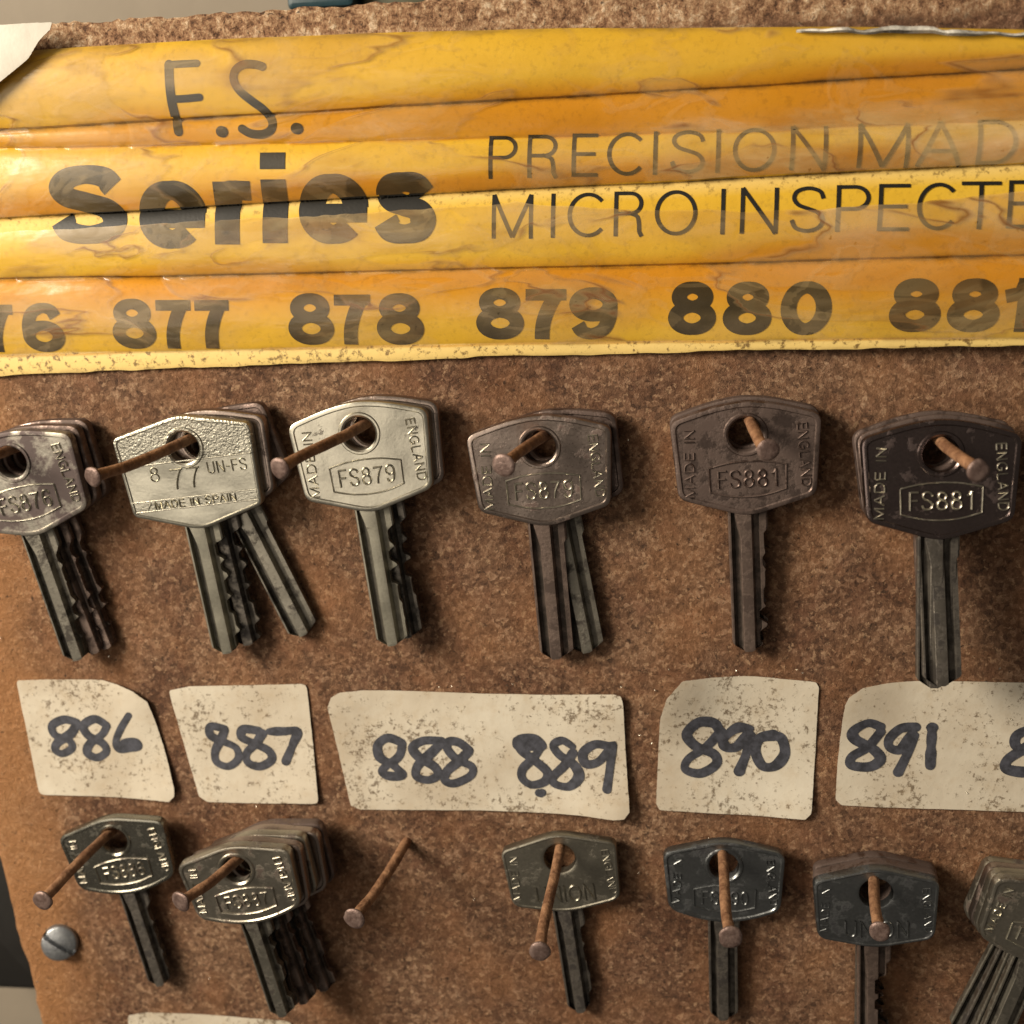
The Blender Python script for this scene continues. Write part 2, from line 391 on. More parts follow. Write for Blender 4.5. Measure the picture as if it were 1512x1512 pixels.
for q in ys:
    r = []
    for p in xs:
        y0 = BY1 + (BY0 - BY1) * q; xl = edge_l(y0)
        x = xl + (BX1 - xl) * p
        y = edge_t(x) + (BY0 - edge_t(x)) * q
        e = min((x - xl), (edge_t(x) - y))
        h = .14 * vn(x, y, 1.7) + .22 * vn(x, y, 9) - .0
        h -= .8 * max(0, 1 - e / 1.1) ** 2
        if y > 33: h += .7 * vn(x, y, 1.2, 3)
        r.append((x, y, h))
    P.append(r)
idx = mb.grid(P)
rim = [idx[0][j] for j in range(240)] + [idx[i][-1] for i in range(1, 230)] + [idx[-1][j] for j in range(238, -1, -1)] + [idx[i][0] for i in range(228, 0, -1)]
bk = [mb.v(mb.V[k][0], mb.V[k][2], -BT) for k in rim]
for a in range(len(rim)):
    b = (a + 1) % len(rim); mb.F.append((rim[b], rim[a], bk[a], bk[b]))
mb.F.append(tuple(bk))
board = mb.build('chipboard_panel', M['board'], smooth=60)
tag(board, 'brown chipboard key panel with a crumbling pale top edge', 'board')

def box(name, mat, x0, x1, y0, y1, h0, h1, r=1.2):
    mb = MB(((x0 + x1) / 2, y0, h0)); rings = []
    def ring(ins, h):
        o = []
        for cx, cy, a in ((x1 - r, y1 - r, 0), (x0 + r, y1 - r, 90), (x0 + r, y0 + r, 180), (x1 - r, y0 + r, 270)):
            for k in range(5):
                t = math.radians(a + 22.5 * k); o.append(mb.v(cx + (r - ins) * math.cos(t), cy + (r - ins) * math.sin(t), h))
        return o
    R = [ring(r * .9, h0), ring(0, h0 + r * .9), ring(0, h1 - r), ring(r * .3, h1 - r * .3), ring(r * .95, h1)]
    for a, b in zip(R, R[1:]):
        for i in range(20): mb.F.append((a[i], a[(i + 1) % 20], b[(i + 1) % 20], b[i]))
    mb.F.append(tuple(R[-1])); mb.F.append(tuple(reversed(R[0])))
    o = mb.build(name, mat, None, 35); o.location = W((x0 + x1) / 2, y0, h0); return o
a = bp(418, -60, -30); b = bp(524, 9, -30)
tag(box('teal_box', M['teal'], a[0], b[0], b[1], b[1] + 40, -61.5, -30), 'dark teal box on the wall above the board', 'box')
a = bp(527, -60, -34); b = bp(640, 4, -34)
tag(box('olive_box', M['olive'], a[0], b[0], b[1] - 1, b[1] + 34, -61.5, -34), 'dull olive box beside the teal one above the board', 'box')
a = bp(-260, 1100, -24); b = bp(75, 1470, -24)
tag(box('dark_gap_block', M['dark'], a[0], b[0], b[1], a[1], -61.5, -24, 3), 'black block filling the dark gap behind the lower left edge of the board', 'block')  # black block stands in for the dark gap beside the board

# ------------------------------------------------------------------ yellow printed strip
SX0, SX1 = -119.0, 100.0
def line(p, q, r=None):            # crease through photo positions, in board coordinates
    pts = [bp(*k, 1.0) for k in ((p, q) if r is None else (p, q, r))]
    X = [k[0] for k in pts]; Y = [k[1] for k in pts]
    c = np.polyfit(X, Y, len(pts) - 1)
    c = [float(q) for q in c]
    def f(x):
        x = min(max(x, -125.0), 62.0); r = 0.0
        for q in c: r = r * x + q
        return r
    return f 
L_top = line((65, 73), (752, 43), (1512, 48)); L_A = line((0, 193), (760, 148), (1512, 106)); L_B = line((0, 219), (760, 204), (1512, 180))
L_C = line((0, 324), (760, 281), (1512, 244)); L_D = line((0, 412), (760, 397), (1512, 377))
L_E = line((0, 525), (760, 508), (1512, 498)); L_bot = line((0, 556), (760, 526), (1512, 509))
CR = [L_top, L_A, L_B, L_C, L_D, L_E, L_bot]
AMP = [1.15, .45, 1.15, 1.15, 1.35, .12]
def strip_base(x): return .9 + .032 * max(0.0, x + 10) + .25 * vn(x, 0, 40)
def strip_h(x, y):
    c = [L(x) + .25 * float(vn(x, k * 9.0, 14)) for k, L in enumerate(CR)]
    h = float(strip_base(x))
    for k in range(6):
        if y <= c[k] and y > c[k + 1] or (k == 0 and y > c[0]) or (k == 5 and y <= c[6]):
            t = min(1, max(0, (c[k] - y) / (c[k] - c[k + 1])))
            s = t ** .82
            arch = 4 * s * (1 - s)
            h += AMP[k] * arch * (1 + .35 * float(vn(x, k * 31, 26, 5)))
            if k in (0, 2, 3): h += .42 * min(1.0, t * 1.6)          # each fold laps over the one below
            if k == 1: h += .2 * t
            break
    h += .10 * float(vn(x, y * 2.2, 9, 2))
    return h
CR0 = [1, 3, 4, 5]
strip_o = (0, 12, 0)
strip = empty('label_strip', Matrix.Translation(W(*strip_o)))
tag(strip, 'long yellowed card strip printed Series above the keys', 'label strip')
mb = MB(strip_o)
nx = 420; P = []
grime = []; bare = []
fr = []
for k in range(6):
    span = [44, 20, 44, 44, 48, 10][k]
    for i in range(span): fr.append((k, i / span))
fr.append((5, 1.0))
xs = np.linspace(SX0, SX1, nx)
for (k, t) in fr:
    r = []
    for x in xs:
        ca = CR[k](x) + .25 * float(vn(x, k * 9.0, 14)); cb = CR[k + 1](x) + .25 * float(vn(x, (k + 1) * 9.0, 14))
        y = ca + (cb - ca) * max(t, 1e-4)
        hh = strip_h(x, y)
        if k == 5 and t == 1.0: y += .35 * float(vn(x, 1, 3.0))
        r.append((x, y, hh))
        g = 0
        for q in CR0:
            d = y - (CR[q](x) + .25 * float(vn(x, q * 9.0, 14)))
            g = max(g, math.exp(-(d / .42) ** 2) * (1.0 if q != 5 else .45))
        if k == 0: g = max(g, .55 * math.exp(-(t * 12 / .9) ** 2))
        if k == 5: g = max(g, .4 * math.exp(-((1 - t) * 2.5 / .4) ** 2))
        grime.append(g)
        bare.append(1.0 if k == 5 else (max(0, 1 - t / .2) if k == 3 else 0.0))
    P.append(r)
idx = mb.grid(P)
rim = list(idx[0]) + [r[-1] for r in idx[1:]] + list(reversed(idx[-1]))[1:] + [r[0] for r in reversed(idx[1:-1])]
bk = []
for q in rim:
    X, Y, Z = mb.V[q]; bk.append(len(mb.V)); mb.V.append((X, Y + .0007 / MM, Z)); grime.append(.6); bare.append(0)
for a in range(len(rim)):
    b = (a + 1) % len(rim); mb.F.append((rim[b], rim[a], bk[a], bk[b]))
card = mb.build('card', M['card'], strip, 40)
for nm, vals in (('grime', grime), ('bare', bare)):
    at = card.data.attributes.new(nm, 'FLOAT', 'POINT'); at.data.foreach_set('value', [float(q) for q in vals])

def band_t(x, y):
    c = [L(x) + .25 * vn(x, k * 9.0, 14) for k, L in enumerate(CR)]
    for k in range(6):
        if y > c[k + 1] or k == 5: return k, min(1, max(0, (c[k] - y) / (c[k] - c[k + 1])))
def glue_at(x, y):
    k, t = band_t(x, y); w = .3 * vn(x, y * 3, 17, 6) + .28 * max(0, min(1, (x + 40) / 80))
    if k == 0: return max(0, t - .80 + w) * 3
    if k == 1: return .75 + w
    if k == 2: return max(0, min(1, (t - .48 + w) * 3))
    if k == 3: return max(0, min(.7, (t - .85 + w) * 4)) + max(0, .3 * (x + 30) / 80 * (t > .2))
    return max(0, min(1.0, 1.25 - t * 1.7 + w)) + .04
MILK = [(275, 106, 55, 26, .32), (378, 112, 48, 28, .26), (125, 348, 80, 26, .30), (262, 345, 60, 26, .24), (345, 295, 45, 24, .24), (405, 338, 55, 22, .30), (500, 335, 60, 24, .30), (600, 330, 60, 30, .30),
        (500, 250, 50, 22, .18), (60, 482, 80, 40, .27), (258, 478, 110, 40, .26), (530, 472, 115, 42, .25), (810, 462, 125, 42, .24), (1110, 480, 110, 22, .14), (1420, 470, 130, 42, .20),
        (880, 228, 120, 34, .22), (1040, 225, 110, 38, .36), (1290, 212, 190, 42, .46), (1480, 210, 120, 42, .48), (820, 330, 110, 26, .22), (1000, 325, 70, 24, .14), (1310, 325, 130, 24, .28), (1480, 310, 80, 30, .18), (60, 250, 90, 60, .08), (100, 130, 120, 50, .10)]
MILK = [(*bp(a, b, 1.5), c / 9, d / 8.6, e) for a, b, c, d, e in MILK]
def milk_at(x, y):
    m = .02; wx = 2.2 * vn(x, y, 6, 3); wy = 1.2 * vn(x, y, 5, 9)
    for cx, cy, rx, ry, e in MILK:
        q = ((x + wx - cx) / rx) ** 2 + ((y + wy - cy) / ry) ** 2
        if q < 4: m = max(m, e * .64 * min(1.0, 1.35 * math.exp(-q * q * .75)))
    return m
def film_h(x, y): return strip_h(x, y) + .31 + .12 * vn(x, y * 2, 8, 8) + .05 * vn(x * .5, y * 2, 3.5, 4)
def film(name, top, bot, n, dx=0):
    mb = MB(strip_o); P = []
    for t in np.linspace(0, 1, n):
        r = []
        for x in np.linspace(SX0 + .5, SX1, 380):
            a, b = top(x), bot(x); y = a + (b - a) * t
            r.append((x, y, film_h(x, y)))
        P.append(r)
    mb.grid(P); o = mb.build(name, M['film'], strip, 60)
    at = o.data.attributes.new('glue', 'FLOAT', 'POINT'); at.data.foreach_set('value', [min(1.0, max(0.0, glue_at(p[0], p[1]))) for r in P for p in r])
    at = o.data.attributes.new('milk', 'FLOAT', 'POINT'); at.data.foreach_set('value', [milk_at(p[0], p[1]) for r in P for p in r])
    return o
L_C2 = line((0, 344), (380, 323), (760, 301)); L_C3 = line((760, 299), (1053, 312), (1512, 281))
def film_top2(x):
    xa = bp(760, 300, 1)[0]
    y = L_C2(min(x, xa)) if x < xa else L_C3(x) 
    return y - .5 * float(vn(x, 3, 6)) - .25 * float(vn(x, 8, 1.6))
film('film_cover', lambda x: L_top(x) - .05 + .1 * float(vn(x, 4, 5)), lambda x: L_C(x) + .25 + .25 * float(vn(x, 2, 5)), 60)
film('film_cover', film_top2, lambda x: L_E(x) - .1 + .3 * float(vn(x, 6, 9)), 52)
# curled, torn edge of the film along the top right
mb = MB(strip_o); P = []
xa = bp(1175, 40, 2)[0]
for i, x in enumerate(np.linspace(xa, SX1, 120)):
    k = min(1, (x - xa) / 14); r = []
    rad = (.22 + .5 * k) * (1 + 1.3 * vn(x, 0, 6) + .5 * vn(x, 5, 1.7))
    for a in np.linspace(0, 170, 12):
        t = math.radians(a)
        r.append((x, L_top(x) - 1.0 + rad * math.sin(t) + .5 * float(vn(x, 7, 3)), strip_h(x, L_top(x) - 1) + .3 + rad * (1 - math.cos(t))))
    P.append(r)
mb.grid(P); mb.build('curled_film_edge', M['peel'], strip, 60)

def print_word(name, letters, wv, wh, zoff=.07, caps=False, label=None):
    """letters: (character, x0, x1, baseline y, top y) in photo positions on the strip"""
    mb = MB(strip_o); k = 0
    for ch, x0, x1, yb, yt in letters:
        gw, strokes = G[ch]
        p0 = bp(x0, yb, 1.6); p1 = bp(x1, yb, 1.6); xm = (x0 + x1) / 2
        H = bp(xm, yt, 1.6)[1] - bp(xm, yb, 1.6)[1]
        us = [u for s in strokes for u, _ in s]; vs = [q for s in strokes for _, q in s]
        u0, u1 = min(us), max(us); v0, v1 = min(vs), max(vs)
        e = p1 - p0; L = np.hypot(*e); e /= L; up = np.array([-e[1], e[0]])
        for s in strokes:
            vert = ch == 'I' or (u1 - u0) < 1e-6
            pts = []
            for (u, q) in s:
                a = L / 2 if vert else wv / 2 + (u - u0) / (u1 - u0) * (L - wv)
                b = q * H if ch in 'eris' else (wh / 2 + (q - .03) / .94 * (H - wh) if .02 < q < .98 else q * H)
                pts.append(p0 + e * a + up * b)
            if not vert:
                for end, nb in ((0, 1), (-1, -2)):
                    t = pts[end] - pts[nb]; t = t / (np.hypot(*t) + 1e-9)
                    if abs(t.dot(e)) > .93 and np.hypot(*(pts[0] - pts[-1])) > .3:
                        q = pts[end] + t * wv / 2; pts = ([q] + pts) if end == 0 else (pts + [q])
            d = catmull(pts, 2) if len(pts) < 40 else pts
            if wv > 1.2:
                fine = []
                for a, b in zip(d, d[1:]):
                    m_ = max(1, int(np.hypot(*(b - a)) / .13))
                    fine += [a + (b - a) * i / m_ for i in range(m_)]
                d = fine + [d[-1]]
            ribbon(mb, d, wv, wh, strip_h, zoff + .004 * k, cross=(25 if wv > 3 else 13) if wv > 1.2 else 5, round_cap=caps); k += 1
    o = mb.build(name, M['print'], strip, None)
    return o
# the words, letter by letter
print_word('printed_series', [('B', 77, 192, 367, 236), ('e', 208, 307, 364, 270), ('r', 320, 374, 361, 268), ('i', 389, 428, 359, 265), ('e', 443, 545, 357, 260), ('s', 552, 645, 355, 258)], 4.2, 2.95)
def row(txt, boxes, ybl, ytl):     # ybl / ytl: (x, y) pairs that the baseline and the top pass through
    fb = np.polyfit([p[0] for p in ybl], [p[1] for p in ybl], 1); ft = np.polyfit([p[0] for p in ytl], [p[1] for p in ytl], 1)
    return [(c, a, b, np.polyval(fb, (a + b) / 2), np.polyval(ft, (a + b) / 2)) for c, (a, b) in zip(txt, boxes)]
print_word('printed_slogan', row('PRECISIONMADE', [(722, 764), (779, 824), (844, 882), (896, 948), (963, 970), (988, 1039), (1055, 1062), (1080, 1143), (1164, 1218), (1262, 1337), (1347, 1415), (1435, 1492), (1508, 1550)], ((722, 265), (1490, 244)), ((722, 201), (1490, 178))), .62, .55)
print_word('printed_slogan', row('MICROINSPECTED', [(727, 787), (813, 820), (838, 891), (906, 950), (966, 1028), (1062, 1069), (1091, 1146), (1163, 1214), (1230, 1279), (1291, 1337), (1347, 1402), (1410, 1467), (1478, 1522), (1536, 1590)], ((727, 353), (1480, 338)), ((727, 288), (1480, 268))), .62, .55)
def num(txt, boxes, yb, yt): return [(c, a, b, yb, yt) for c, (a, b) in zip(txt, boxes)]
print_word('printed_number', num('876', [(-76, -14), (-24, 26), (37, 98)], 520, 447), 2.2, 1.7)
print_word('printed_number', num('877', [(169, 233), (236, 287), (293, 343)], 515, 440), 2.25, 1.75)
print_word('printed_number', num('878', [(428, 495), (497, 550), (558, 627)], 509, 432), 2.3, 1.75)
print_word('printed_number', num('879', [(704, 774), (777, 836), (841, 911)], 501, 424), 2.35, 1.8)
print_word('printed_number', num('880', [(986, 1056), (1066, 1137), (1150, 1224)], 494, 415), 2.4, 1.85)
print_word('printed_number', num('881', [(1308, 1383), (1392, 1468), (1474, 1516)], 489, 410), 2.45, 1.9)
mb = MB(strip_o)
for i, (pts, wd_) in enumerate((([(251, 96), (253, 130), (256, 160), (263, 194)], 1.5), ([(252, 96), (270, 95), (292, 94)], 1.15), ([(256, 147), (275, 146), (296, 144)], 1.15),
        ([(389, 99), (378, 96), (362, 96), (350, 104), (347, 118), (355, 134), (372, 149), (389, 162), (401, 178), (400, 191), (388, 198), (370, 197), (357, 190)], 1.35),
        ([(326, 194), (328.5, 194.6)], 1.75), ([(437, 189.5), (439.5, 190)], 1.75))):
    ribbon(mb, catmull([bp(*q, 1.6) for q in pts], 7), wd_, None, strip_h, .07 + .004 * i, round_cap=True, cross=7)
mb.build('printed_initials', M['print'], strip, None)

# ------------------------------------------------------------------ paper labels with handwriting
def paper(name, poly, writing, conv, curls, label, h0=.27, pw=1.6, dots=(), group='handwritten number labels'):
    pts = [bp(*conv(*p), h0) for p in poly]
    dense = []
    for a, b in zip(pts, pts[1:] + pts[:1]):
        for t in np.linspace(0, 1, 16, endpoint=False): dense.append(a + (b - a) * t)
    for _ in range(2): dense = [(dense[i - 1] + 2 * dense[i] + dense[(i + 1) % len(dense)]) / 4 for i in range(len(dense))]
    dense = [d + np.array([.07 * vn(i, 0, 1.5, 1), .07 * vn(i, 4, 1.5, 2)]) for i, d in enumerate(dense)]
    c = sum(dense) / len(dense)
    cl = [(bp(*conv(*p), h0), a, r) for p, a, r in curls]
    def zf(x, y):
        h = h0 + .14 * vn(x, y, 15, 4) + .05
        for q, a, r in cl: h += a * math.exp(-((x - q[0]) ** 2 + (y - q[1]) ** 2) / (r * r))
        return h
    mb = MB((c[0], c[1], 0)); rings = []
    ce = mb.v(c[0], c[1], zf(*c))
    for f in np.linspace(.03, 1, 34):
        rings.append([mb.v(*(c + (d - c) * f), zf(*(c + (d - c) * f))) for d in dense])
    N = len(dense)
    for i in range(N):
        j = (i + 1) % N; mb.F.append((ce, rings[0][i], rings[0][j]))
        for a, b in zip(rings, rings[1:]): mb.F.append((a[i], b[i], b[j], a[j]))
    und = [mb.v(d[0], d[1], zf(*d) - .09) for d in dense]; un2 = [mb.v(*(c + (d - c) * .7), zf(*(c + (d - c) * .7)) - .16) for d in dense]; un3 = [mb.v(*(c + (d - c) * .35), zf(*(c + (d - c) * .35)) - .2) for d in dense]
    for i in range(N):
        j = (i + 1) % N; mb.F.append((rings[-1][i], und[i], und[j], rings[-1][j]))
        mb.F.append((und[i], un2[i], un2[j], und[j])); mb.F.append((un2[i], un3[i], un3[j], un2[j]))
    mb.F.append(tuple(reversed(un3)))
    o = mb.build(name, M['paper'], None, 40); o.location = W(c[0], c[1], 0)
    # outline faces must look outwards
    tag(o, label, 'label', group)
    if writing:
        k = 0; mi = MB((c[0], c[1], 0))
        for s in writing:
            path = catmull([bp(*conv(*p), h0) for p in s], 7)
            ribbon(mi, path, pw, None, zf, .07 + .006 * k, round_cap=True, jit=.12, cross=5); k += 1
        for (p, r) in dots:
            q = bp(*conv(*p), h0); ribbon(mi, [q, q + np.array([.3, -.1]), q + np.array([.5, .1])], r, None, zf, .1, round_cap=True)
        mi.build('handwritten_number', M['pen'], o, None)
    return o
c6 = lambda x, y: (x / 2.842, 980 + y / 2.842)
c7 = lambda x, y: (460 + x / 2.842, 980 + y / 2.842)
c8 = lambda x, y: (940 + x / 2.643, 980 + y / 2.643)
ident = lambda x, y: (x, y)
paper('paper_label', [(68, 70), (200, 66), (430, 66), (500, 85), (565, 112), (625, 155), (655, 235), (695, 370), (737, 515), (738, 550), (715, 573), (660, 568), (400, 555), (165, 550), (118, 310)],
 [[(322, 245), (270, 233), (220, 258), (232, 298), (290, 320), (303, 352), (262, 376), (232, 358), (245, 328), (300, 290), (322, 250)],
  [(448, 255), (400, 230), (352, 258), (372, 300), (432, 332), (447, 368), (408, 392), (368, 372), (378, 335), (430, 295), (450, 258)],
  [(545, 212), (508, 272), (487, 328), (502, 356), (545, 354), (580, 345), (570, 326), (530, 328), (500, 345)]], c6,
 [((738, 560), .8, 7), ((600, 130), .7, 7)], 'cream paper label handwritten 886 with a rounded upper right corner', dots=())
paper('paper_label', [(708, 112), (800, 94), (1050, 90), (1287, 84), (1315, 350), (1340, 583), (1100, 586), (870, 580), (835, 556), (790, 400)],
 [[(942, 272), (885, 262), (884, 300), (935, 325), (990, 352), (1000, 398), (958, 430), (910, 412), (903, 368), (928, 315), (944, 278)],
  [(1085, 280), (1022, 274), (1015, 308), (1070, 335), (1128, 365), (1140, 402), (1092, 430), (1042, 415), (1035, 375), (1075, 332), (1100, 292)],
  [(1130, 284), (1190, 282), (1246, 284), (1228, 340), (1200, 408)]], c6, [((1340, 583), .5, 6)], 'cream paper label handwritten 887 with square right corners')
paper('paper_label', [(70, 180), (85, 138), (120, 118), (220, 110), (380, 114), (720, 126), (1010, 131), (1270, 122), (1298, 130), (1308, 160), (1320, 400), (1336, 605), (1312, 636), (1270, 640), (1150, 630), (700, 614), (205, 612), (165, 595), (120, 400)],
 [[(378, 330), (322, 310), (280, 338), (285, 388), (330, 412), (370, 382), (380, 335)], [(330, 412), (296, 450), (330, 470), (385, 464), (352, 432), (335, 412)],
  [(545, 322), (470, 322), (425, 350), (450, 390), (515, 430), (530, 465), (490, 486), (440, 470), (447, 425), (500, 375), (548, 328)],
  [(662, 362), (620, 330), (578, 325), (570, 355), (610, 400), (672, 430), (668, 468), (600, 500), (560, 488), (568, 450), (620, 405), (658, 368)],
  [(862, 322), (868, 345), (925, 345), (968, 345), (935, 312), (872, 318), (880, 360), (930, 400), (988, 450), (980, 490), (925, 506), (885, 480), (886, 440), (930, 395), (965, 345)],
  [(1095, 345), (1052, 320), (1015, 340), (1040, 380), (1100, 420), (1122, 468), (1080, 510), (1020, 500), (1015, 470), (1060, 425), (1096, 372)],
  [(1252, 342), (1190, 334), (1140, 370), (1150, 414), (1200, 408), (1245, 362), (1262, 335), (1252, 430), (1240, 515)]], c7,
 [((1320, 640), 1.6, 9), ((1308, 130), .9, 8), ((75, 150), .5, 7)], 'wide cream label handwritten with two numbers, 888 and 889', dots=(((955, 540), 1.5),))
paper('paper_label', [(178, 48), (300, 45), (450, 47), (700, 72), (711, 92), (697, 350), (680, 578), (655, 601), (560, 597), (300, 584), (90, 571), (76, 545), (84, 350), (92, 200), (118, 115)],
 [[(322, 258), (300, 226), (240, 220), (195, 268), (230, 318), (300, 350), (310, 390), (250, 426), (190, 410), (202, 368), (270, 322), (327, 262)],
  [(442, 252), (390, 248), (340, 290), (347, 322), (390, 322), (440, 272), (430, 340), (400, 418)],
  [(532, 278), (480, 290), (463, 340), (490, 397), (540, 397), (577, 350), (565, 292), (530, 278)]], c8,
 [((100, 60), 3.0, 9), ((690, 600), .8, 7)], 'nearly square cream label handwritten 890 with its upper left corner curling', pw=1.8)
paper('paper_label', [(800, 215), (810, 150), (825, 122), (880, 86), (980, 72), (1100, 66), (1512, 74), (1800, 82), (1810, 330), (1800, 590), (1512, 578), (950, 560), (800, 552), (776, 530), (785, 380)],
 [[(950, 242), (900, 225), (845, 255), (850, 290), (920, 330), (950, 370), (910, 400), (838, 394), (840, 360), (900, 322), (950, 262)],
  [(1087, 246), (1030, 250), (985, 290), (987, 325), (1030, 332), (1080, 272), (1060, 340), (1020, 422)], [(1152, 250), (1148, 320), (1145, 396)],
  [(1560, 290), (1525, 262), (1482, 280), (1478, 318), (1530, 350), (1570, 385), (1530, 420), (1445, 410), (1445, 375), (1510, 330), (1560, 295)],
  [(1680, 262), (1620, 270), (1590, 310), (1630, 335), (1680, 280), (1650, 420)], [(1715, 280), (1770, 268), (1765, 310), (1715, 410), (1790, 405)]], c8,
 [((790, 110), 1.4, 8)], 'long cream label at the right starting with handwritten 891', pw=1.75)
paper('paper_label', [(188, 1500), (215, 1495), (300, 1498), (432, 1508), (436, 1600), (320, 1640), (205, 1635)], None, ident, [], 'cream label whose top edge just shows at the bottom', group='handwritten number labels')

# white tape corner, top left
poly = [(-60, 28), (0, 37), (45, 34), (77, 33), (74, 44), (58, 60), (42, 88), (20, 108), (0, 126), (-60, 190)]
o = paper('white_tape', poly, None, lambda x, y: (x, y), [((0, 120), .8, 5)], 'white tape folded over the upper left corner of the strip', h0=3.6, group=None)
o['category'] = 'tape'; o.data.materials[0] = M['tape']

# ------------------------------------------------------------------ nails
NAILS = {}
def nail(key, em, h_em, tip, h_tip, label):
    a = bp(*em, h_em); b = bp(*tip, h_tip)
    A = np.array([a[0], a[1], h_em]); B = np.array([b[0], b[1], h_tip]); d = (B - A) / (B[2] - A[2])
    base = A - d * (A[2] + 3.0)
    NAILS[key] = lambda h: (A + d * (h - A[2]))
    o0 = A - d * A[2]
    ax = (B - base); L = np.linalg.norm(ax); ax /= L
    u = np.cross(ax, [0, 1, .2]); u /= np.linalg.norm(u); w_ = np.cross(ax, u)
    def rings(rs):
        mb = MB(tuple(o0)); N = 24; R = []
        for s, r in rs:
            q = base + ax * s + (u * .35 * math.sin(s * .11 + len(NAILS)) + w_ * .25 * math.sin(s * .17 + 2 * len(NAILS))) * min(1, (L - s) / 6) * min(1, s / 6); rr = []
            for i in range(N):
                t = 2 * math.pi * i / N; k = r * (1 + (.16 if r > 1.1 else .10) * vn(i * 1.0, s if r < 1.1 else 0, 3.0, len(NAILS)))
                p = q + (u * math.cos(t) + w_ * math.sin(t)) * k; rr.append(mb.v(*p))
            R.append(rr)
        for x, y in zip(R, R[1:]):
            for i in range(N): mb.F.append((x[i], x[(i + 1) % N], y[(i + 1) % N], y[i]))
        mb.F.append(tuple(R[-1])); mb.F.append(tuple(reversed(R[0])))
        return mb
    sh = [(s, .88 + (.05 if s > L - 5 and int(s * 2) % 2 else 0)) for s in np.linspace(0, L - .75, 40)]
    root = rings(sh).build('nail', M['rust'], None, 50); root.location = W(*o0)
    hs = .93 + .16 * _hs(len(NAILS), 3, 1)
    rings([(L - 1.1, .9), (L - .8, 1.4 * hs), (L - .55, 1.66 * hs), (L - .25, 1.68 * hs), (L - .06, 1.5 * hs), (L, 1.2 * hs), (L + .03, .6)]).build('nail_head', M['rust_head'], root, 40)
    tag(root, label, 'nail', 'rusty nails in the board')

# ------------------------------------------------------------------ keys
def inset_poly(C, d, r):
    """convex corner list moved inwards by d, corners rounded by r"""
    C = [np.array(c, float) for c in C]; n = len(C); E = []
    for i in range(n):
        a, b = C[i], C[(i + 1) % n]; t = (b - a) / np.linalg.norm(b - a); nn = np.array([-t[1], t[0]]); E.append((a + nn * d, t))
    V = []
    for i in range(n):
        (p, t), (q, s) = E[i - 1], E[i]
        k = np.linalg.solve(np.array([t, -s]).T, q - p)[0]; V.append(p + t * k)
    out = []
    for i in range(n):
        v = V[i]; a = V[i - 1] - v; b = V[(i + 1) % n] - v; la, lb = np.linalg.norm(a), np.linalg.norm(b); a /= la; b /= lb
        rr = max(.1, (r[i] if isinstance(r, (list, tuple)) else r) - d * .6)
        p0, p1 = v + a * min(rr, la * .45), v + b * min(rr, lb * .45)
        for t in np.linspace(0, 1, 8): out.append((1 - t) ** 2 * p0 + 2 * t * (1 - t) * v + t * t * p1)
    return out
def raycast(poly, ang):
    d = np.array([math.cos(ang), math.sin(ang)]); best = 0
    for a, b in zip(poly, poly[1:] + poly[:1]):
        e = b - a; den = d[0] * e[1] - d[1] * e[0]
        if abs(den) < 1e-9: continue
        t = (a[0] * e[1] - a[1] * e[0]) / den; s = (a[0] * d[1] - a[1] * d[0]) / den
        if -1e-6 <= s <= 1 + 1e-6 and t > best: best = t
    return best
T_BOW = 2.1
def bow_mesh(name, C, rad, hole, rim=.75, collar=True, depth=.2):
    mb = MB(local=True)
    base = inset_poly(C, 0, rad)
    angs = sorted(set([round(math.atan2(p[1], p[0]), 4) for p in base] + [round(a, 4) for a in np.linspace(-math.pi, math.pi, 110, endpoint=False)]))
    def R(d):
        q = inset_poly(C, d, rad); return [raycast(q, a) for a in angs]
    lv = []                                          # (radii, height) from the hole outwards and round to the back
    con = lambda r: [r] * len(angs)
    lv += [(con(hole + .15), 0), (con(hole), .2), (con(hole), T_BOW - .55), (con(hole + .12), T_BOW - .22)]
    if collar: lv += [(con(hole + .42), T_BOW + .02), (con(hole + .72), T_BOW + .02), (con(hole + .9), T_BOW - depth)]
    else: lv += [(con(hole + .35), T_BOW - depth)]
    r_in = R(rim + .22); c0 = hole + (.95 if collar else .4)
    for f in (.06, .35, .65, .94): lv.append(([max(c0, min(c0 + (q - c0) * f, q)) for q in r_in], T_BOW - depth))
    lv += [(R(rim + .18), T_BOW - depth), (R(rim), T_BOW), (R(.34), T_BOW), (R(.12), T_BOW - .10), (R(0), T_BOW - .36), (R(0), .3), (R(.25), 0)]
    rings = []
    for rr, z in lv: rings.append([mb.v(r * math.cos(a), r * math.sin(a), z) for r, a in zip(rr, angs)])
    rings.append(rings[0]); N = len(angs)
    for a, b in zip(rings, rings[1:]):
        for i in range(N):
            j = (i + 1) % N; mb.F.append((a[i], b[i], b[j], a[j]))
    return mesh(name, mb.V, mb.F, M['nickel'], 28)

